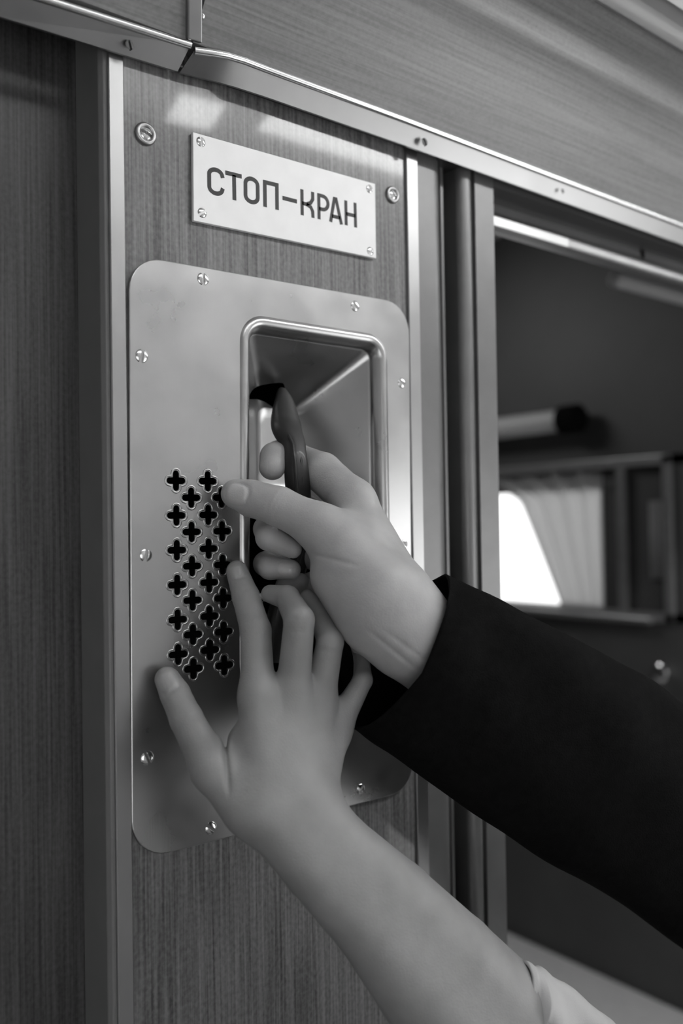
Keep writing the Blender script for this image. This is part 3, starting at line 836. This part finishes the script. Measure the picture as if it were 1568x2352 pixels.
    Vt = (I+acc/num[:, None])*vox+lo_
    F_ = []
    for axn in range(3):
        o1, o2 = (axn+1) % 3, (axn+2) % 3
        A_ = np.take(S, range(n[axn]-1), axn); B_ = np.take(S, range(1, n[axn]), axn)
        ed = np.argwhere(A_ != B_)
        ok = (ed[:, o1] > 0) & (ed[:, o2] > 0) & (ed[:, o1] < n[o1]-1) & (ed[:, o2] < n[o2]-1); ed = ed[ok]
        ins = S[ed[:, 0], ed[:, 1], ed[:, 2]]
        def cell(d1, d2):
            e = ed.copy(); e[:, o1] -= d1; e[:, o2] -= d2; return vid[e[:, 0], e[:, 1], e[:, 2]]
        q_ = np.c_[cell(1, 1), cell(0, 1), cell(0, 0), cell(1, 0)]
        q_[~ins] = q_[~ins][:, ::-1]; F_.append(q_)
    F_ = np.concatenate(F_); F_ = F_[(F_ >= 0).all(1)]
    # light smoothing
    for _ in range(2):
        s_ = np.zeros_like(Vt); c_ = np.zeros(len(Vt))
        for i, j in ((0, 1), (1, 2), (2, 3), (3, 0)):
            np.add.at(s_, F_[:, i], Vt[F_[:, j]]); np.add.at(c_, F_[:, i], 1)
        Vt = Vt*.5+(s_/c_[:, None])*.5
    return Vt, F_
def fast_mesh(name, Vt, F_, mat, parent):
    me = bpy.data.meshes.new(name); me.vertices.add(len(Vt)); me.vertices.foreach_set('co', Vt.astype(np.float32).ravel())
    me.loops.add(F_.size); me.loops.foreach_set('vertex_index', F_.astype(np.int32).ravel())
    me.polygons.add(len(F_)); me.polygons.foreach_set('loop_start', np.arange(0, F_.size, 4, dtype=np.int32))
    me.materials.append(mat); me.update(calc_edges=True); me.validate()
    me.polygons.foreach_set('use_smooth', np.ones(len(me.polygons), bool))
    o = bpy.data.objects.new(name, me); C.objects.link(o); parent_keep(o, parent); return o
def skin_mat(name, v):
    m, N, L, P = newmat(name)
    tc = N.new('ShaderNodeTexCoord')
    n = N.new('ShaderNodeTexNoise'); n.inputs['Scale'].default_value = 55; n.inputs['Detail'].default_value = 5
    L.new(tc.outputs['Object'], n.inputs['Vector'])
    r = N.new('ShaderNodeMapRange'); r.inputs['From Min'].default_value = .3; r.inputs['From Max'].default_value = .7
    r.inputs['To Min'].default_value = v*.9; r.inputs['To Max'].default_value = v*1.08
    L.new(n.outputs['Fac'], r.inputs['Value'])
    at = N.new('ShaderNodeAttribute'); at.attribute_name = 'nail'
    mx = N.new('ShaderNodeMix'); mx.data_type = 'RGBA'; mx.inputs[7].default_value = g(v*1.3)
    L.new(at.outputs['Fac'], mx.inputs[0]); L.new(r.outputs['Result'], mx.inputs[6]); L.new(mx.outputs[2], P.inputs['Base Color'])
    mr = N.new('ShaderNodeMapRange'); mr.inputs['To Min'].default_value = .52; mr.inputs['To Max'].default_value = .3
    L.new(at.outputs['Fac'], mr.inputs['Value']); L.new(mr.outputs['Result'], P.inputs['Roughness'])
    P.inputs['Subsurface Weight'].default_value = .12; P.inputs['Subsurface Scale'].default_value = .004
    P.inputs['Subsurface Radius'].default_value = (1, .8, .6)
    vo = N.new('ShaderNodeTexVoronoi'); vo.inputs['Scale'].default_value = 900; L.new(tc.outputs['Object'], vo.inputs['Vector'])
    n3 = N.new('ShaderNodeTexNoise'); n3.inputs['Scale'].default_value = 160; n3.inputs['Detail'].default_value = 4; L.new(tc.outputs['Object'], n3.inputs['Vector'])
    ad = N.new('ShaderNodeMath'); ad.operation = 'MULTIPLY_ADD'; ad.inputs[1].default_value = .35; L.new(vo.outputs['Distance'], ad.inputs[0]); L.new(n3.outputs['Fac'], ad.inputs[2])
    b = N.new('ShaderNodeBump'); b.inputs['Strength'].default_value = .3; b.inputs['Distance'].default_value = .0006
    L.new(ad.outputs[0], b.inputs['Height']); L.new(b.outputs['Normal'], P.inputs['Normal'])
    return m
M['skinA'] = skin_mat('skin_upper', .36)
M['skinB'] = skin_mat('skin_lower', .25)
def J(px, py, d, r):               # joint: pixel, distance from the wall in mm, radius in px
    p = np.array(W(px, py, d/1000.)); return p, pxr(r, p)
def chain(js):
    out_ = []
    for (a, ra), (b, rb_) in zip(js[:-1], js[1:]): out_.append((a, b, ra, rb_))
    return out_
def nail(js, L=.0058, Wd=.0052, shift=.6, nrm=None, a=.0005):
    (a_, ra), (b, rb_) = js[-2], js[-1]
    t = (b-a_)/np.linalg.norm(b-a_)
    n = (CAM-b)/np.linalg.norm(CAM-b) if nrm is None else nrm
    n = n-t*(n@t); n /= np.linalg.norm(n); s = np.cross(t, n)
    c = b+n*rb_*.9-t*rb_*(.35)
    return ('nail', c, dict(R=.011, t=t, s=s, n=n, L=L, Wd=Wd, a=a))
def groove(j0, j1, f, a=.0005, w=.0007, Wd=.007, dt=0, nrm=None):
    (p0, r0), (p1, r1) = j0, j1; t = (p1-p0)/np.linalg.norm(p1-p0); c = p0+(p1-p0)*f; r = r0+(r1-r0)*f
    n = (CAM-c)/np.linalg.norm(CAM-c) if nrm is None else nrm
    n = n-t*(n@t); n /= np.linalg.norm(n)
    return ('groove', c+n*r*.6, dict(R=.016, t=t, n=n, a=a, w=w, Wd=Wd))
def crease(x0, y0, x1, y1, d, a=.0006, w=.0009):
    p0 = np.array(W(x0, y0, d/1000.)); p1 = np.array(W(x1, y1, d/1000.)); c = (p0+p1)/2; b = p1-p0; l = np.linalg.norm(b); b /= l
    n = (CAM-c)/np.linalg.norm(CAM-c); n = n-b*(n@b); n /= np.linalg.norm(n); t = np.cross(n, b)
    return ('groove', c, dict(R=l/2+.018, t=t, n=n, a=a, w=w, Wd=l/2))
def nail_attr(o, details):
    Vv = np.empty(len(o.data.vertices)*3, np.float32); o.data.vertices.foreach_get('co', Vv); Vv = Vv.reshape(-1, 3)
    at = np.zeros(len(Vv), np.float32)
    for kind, c, d in details:
        if kind != 'nail': continue
        q = Vv-c; u = q@d['t']/d['L']; w_ = q@d['s']/d['Wd']; h = q@d['n']
        e = (np.abs(u)**3+np.abs(w_)**3)**(1/3.)
        at = np.maximum(at, (1/(1+np.exp(np.clip((e-.93)*25, -50, 50))))*(np.abs(h) < .006))
    a = o.data.attributes.new('nail', 'FLOAT', 'POINT'); a.data.foreach_set('value', at)

# ---- lower hand (reaches up, bare forearm, white sleeve)
def two(js, frac=.17, rf=.33):
    """forearm: list of (px,py,d,width_px) -> two parallel chains side by side"""
    A_, B_ = [], []
    for i, (x, y, d, w_) in enumerate(js):
        x0, y0 = js[max(i-1, 0)][:2]; x1, y1 = js[min(i+1, len(js)-1)][:2]
        tx, ty = x1-x0, y1-y0; l = math.hypot(tx, ty); nx, ny = -ty/l, tx/l
        A_.append(J(x+nx*w_*frac, y+ny*w_*frac, d, w_*rf)); B_.append(J(x-nx*w_*frac, y-ny*w_*frac, d, w_*rf))
    return [chain(A_), chain(B_)]
ix = [J(592, 1600, 50, 40), J(587, 1448, 34, 35.5), J(565, 1372, 19, 31.5), J(544, 1312, 11, 25)]
mi = [J(672, 1600, 55, 40), J(687, 1424, 64, 35), J(660, 1373, 44, 28), J(620, 1364, 30, 21)]
ri = [J(731, 1615, 57, 38), J(758, 1474, 66, 31), J(735, 1412, 48, 25), J(706, 1370, 36, 17)]
pi = [J(768, 1680, 58, 34), J(833, 1562, 68, 22.5), J(830, 1512, 56, 18), J(818, 1480, 44, 15)]
th = [J(487, 1765, 46, 45), J(428, 1652, 26, 38), J(402, 1594, 16, 34), J(384, 1560, 11, 29)]
wr = dict(i=J(610, 1850, 68, 50), m=J(650, 1850, 70, 52), r=J(690, 1845, 70, 52), p=J(722, 1830, 68, 48))
core = [chain([wr['i'], ix[0]]), chain([wr['m'], mi[0]]), chain([wr['r'], ri[0]]), chain([wr['p'], pi[0]])]
cmc = J(563, 1856, 62, 57)
core += [chain([cmc, th[0]]), chain([J(560, 1780, 48, 40), J(560, 1700, 45, 34)])]
core += two([(660, 1862, 70, 215), (752, 1968, 84, 222), (880, 2092, 96, 255), (1005, 2235, 108, 305), (1150, 2400, 120, 350), (1260, 2530, 130, 365)])
detB = [nail(th, .0064, .0060, a=.0008), nail(ix, .0046, .0044, a=.0008), groove(th[0], th[1], 1.0, a=.0005), groove(th[0], th[1], .93, a=.0004), groove(th[0], th[1], 1.05, a=.0004), groove(ix[1], ix[2], 1.0, a=.0005, Wd=.005),
    crease(513, 1668, 521, 1768, 34, .0022, .0013)]
for fgr, k_ in ((ix, 1), (mi, 1), (ri, 1)):
    for f_ in (.90, .95, 1.0, 1.05): detB.append(groove(fgr[0], fgr[1], f_, a=.0004, w=.0007, Wd=.0055))
Vt, F_ = sdf_mesh(core, [chain(ix), chain(mi), chain(ri), chain(pi), chain(th)], .012, .008, .0009, detB)
pB = empty('person', W(1260, 2530, .13)); tag(pB, 'right hand and bare forearm of the lower person, reaching up with spread fingers, white sleeve', 'person')
armB = fast_mesh('body', Vt, F_, M['skinB'], pB); nail_attr(armB, detB)
# ---- upper hand (grips the lever, black sleeve)
thA = [J(775, 1245, 62, 52), J(730, 1208, 54, 48), J(640, 1163, 36, 46), J(578, 1145, 22, 42.5), J(541, 1134, 15, 34)]
ixA = [J(812, 1152, 46, 48), J(740, 1085, 20, 46), J(690, 1058, -2, 36), J(640, 1046, -8, 34), J(631, 1050, 5, 34), J(625, 1072, 9, 31)]
miA = [J(815, 1235, 44, 46), J(700, 1170, 4, 34), J(612, 1215, 6, 30), J(618, 1234, 26, 31), J(672, 1262, 33, 21)]
riA = [J(810, 1300, 46, 44), J(700, 1270, 0, 32), J(610, 1295, 0, 28), J(620, 1303, 16, 28), J(668, 1308, 26, 23)]
piA = [J(800, 1370, 48, 40), J(720, 1340, 14, 27), J(660, 1350, -4, 23), J(655, 1345, 8, 22), J(690, 1335, 16, 19)]
def seg(a, b): return chain([a, b])
wA = J(930, 1412, 84, 78); wA2 = J(900, 1450, 84, 66)
coreA = [seg(wA, ixA[0]), seg(J(930, 1420, 84, 72), miA[0]), seg(J(925, 1440, 84, 62), riA[0]), seg(J(905, 1460, 84, 52), piA[0]),
         seg(J(870, 1360, 84, 84), thA[0]), seg(J(800, 1300, 68, 70), J(860, 1370, 80, 84)), seg(J(770, 1330, 62, 50), J(850, 1420, 76, 68)),
         seg(thA[1], J(820, 1250, 60, 62))]
coreA += [chain([J(800, 1405, 44, 40), J(850, 1475, 56, 44), J(910, 1480, 76, 55)])]
coreA += two([(900, 1405, 82, 205), (958, 1465, 88, 200), (1040, 1550, 92, 185), (1120, 1620, 100, 180)], .14, .36)
detA = [nail(thA, .0070, .0064, a=.0008), crease(702, 1270, 750, 1281, 60, .0007, .001), crease(750, 1281, 800, 1280, 60, .0004, .001), crease(724, 1290, 790, 1296, 60, .0004, .0009), crease(850, 1452, 950, 1532, 92, .0007, .0012), crease(872, 1440, 965, 1508, 92, .0005, .0012), crease(745, 1150, 720, 1180, 30, .0006, .0012), groove(thA[1], thA[2], 1.0, a=.0005, Wd=.010), groove(thA[1], thA[2], .9, a=.0003, Wd=.010),
        groove(thA[2], thA[3], .12, a=.0003, Wd=.009), nail(riA, .0045, .0042), groove(thA[0], thA[1], .2, a=.0004, Wd=.012)]
Vt, F_ = sdf_mesh(coreA, [chain(ixA), chain(miA), chain(riA), chain(piA), chain(thA)], .012, .007, .0009, detA)
pA = empty('person', W(1700, 2000, .16)); tag(pA, 'right hand of the upper person in a black sleeve, gripping the brake lever', 'person')
armA = fast_mesh('body', Vt, F_, M['skinA'], pA); nail_attr(armA, detA)

# ------------------------------------------------------------------ sleeves
def sleeve(name, rings, mat, parent, seg=96, wr=.002, rep=8, thick=.0016, seed=0, far=0):
    """rings: (top px,py), (bottom px,py), d mm of centre, depth ratio, near shift (px along axis)"""
    cs, as_, bs, sh = [], [], [], []
    for (tp, bp, d, ratio, ns) in rings:
        tq = np.array(W(*tp, d/1000.)); bq = np.array(W(*bp, d/1000.))
        # keep the ring's long axis facing the camera plane
        c_ = (tq+bq)/2; z = depth(c_)
        def at(px, py): r = ray(px, py); return CAM+r*z
        tq, bq = at(*tp), at(*bp); cs.append((tq+bq)/2); as_.append((tq-bq)/2)
        bs.append(np.linalg.norm(tq-bq)/2*ratio); sh.append(ns*z/F_PX)
    n = len(rings); t = np.linspace(0, n-1, (n-1)*rep+1)
    def cr(A):
        A = np.asarray(A, float); o_ = []
        for s in t:
            i = min(int(s), n-2); u = s-i
            p0 = A[max(i-1, 0)]; p1 = A[i]; p2 = A[i+1]; p3 = A[min(i+2, n-1)]
            o_.append(.5*((2*p1)+(-p0+p2)*u+(2*p0-5*p1+4*p2-p3)*u*u+(-p0+3*p1-3*p2+p3)*u**3))
        return np.array(o_)
    cs, as_, bs, sh = cr(cs), cr(as_), cr(bs), cr(sh)
    fs = far*np.clip(1-t/1.5, 0, 1)*depth(cs[0])/F_PX
    v = []; N = len(cs)
    rs = np.random.RandomState(seed); ph = rs.rand(6)*6.28
    for i in range(N):
        ax_ = cs[min(i+1, N-1)]-cs[max(i-1, 0)]; ax_ /= np.linalg.norm(ax_)
        nrm = np.cross(as_[i], ax_); nrm /= np.linalg.norm(nrm)
        if nrm@(CAM-cs[i]) < 0: nrm = -nrm
        for k in range(seg):
            th_ = 2*math.pi*k/seg; c_, s_ = math.cos(th_), math.sin(th_)
            u_ = i/N
            w_ = wr*(math.sin(3*th_+9*u_+ph[0])*math.sin(u_*23+ph[1])+.6*math.sin(5*th_-14*u_+ph[2])+.5*math.sin(u_*50+2*th_+ph[3])*math.sin(th_*2+ph[4]))*min(1, i/4)
            sc1 = 1+w_/max(.02, bs[i])
            v.append(cs[i]+as_[i]*c_*(1+w_/.1*.5)+nrm*bs[i]*s_*sc1+ax_*(sh[i]*max(0, s_)*(1-abs(c_)*.3)-fs[i]*max(0, -s_)*(1-.85*max(0, c_))))
    f = [(i*seg+k, i*seg+(k+1) % seg, (i+1)*seg+(k+1) % seg, (i+1)*seg+k) for i in range(N-1) for k in range(seg)]
    o = mesh_obj(name, v, f, mat, None, True); parent_keep(o, parent)
    m = o.modifiers.new('cloth', 'SOLIDIFY'); m.thickness = thick; m.offset = -1
    return o
sleeve('jacket_sleeve', [((1024, 1318), (806, 1668), 76, .62, 75), ((1090, 1352), (880, 1724), 88, .58, 60), ((1250, 1428), (1060, 1846), 104, .52, 0), ((1400, 1508), (1250, 1975), 116, .52, 0),
     ((1530, 1590), (1440, 2088), 128, .5, 0), ((1640, 1690), (1640, 2235), 140, .5, 0), ((1800, 1850), (1860, 2420), 155, .5, 0)], M['suit'], pA, wr=.0022, seed=2, far=150)
sleeve('shirt_sleeve', [((1212, 2212), (1070, 2590), 118, .42, 12), ((1262, 2236), (1130, 2640), 122, .46, 0), ((1390, 2332), (1260, 2760), 130, .5, 0), ((1560, 2480), (1420, 2900), 142, .5, 0)], M['shirt'], pB, wr=.005, seed=5)
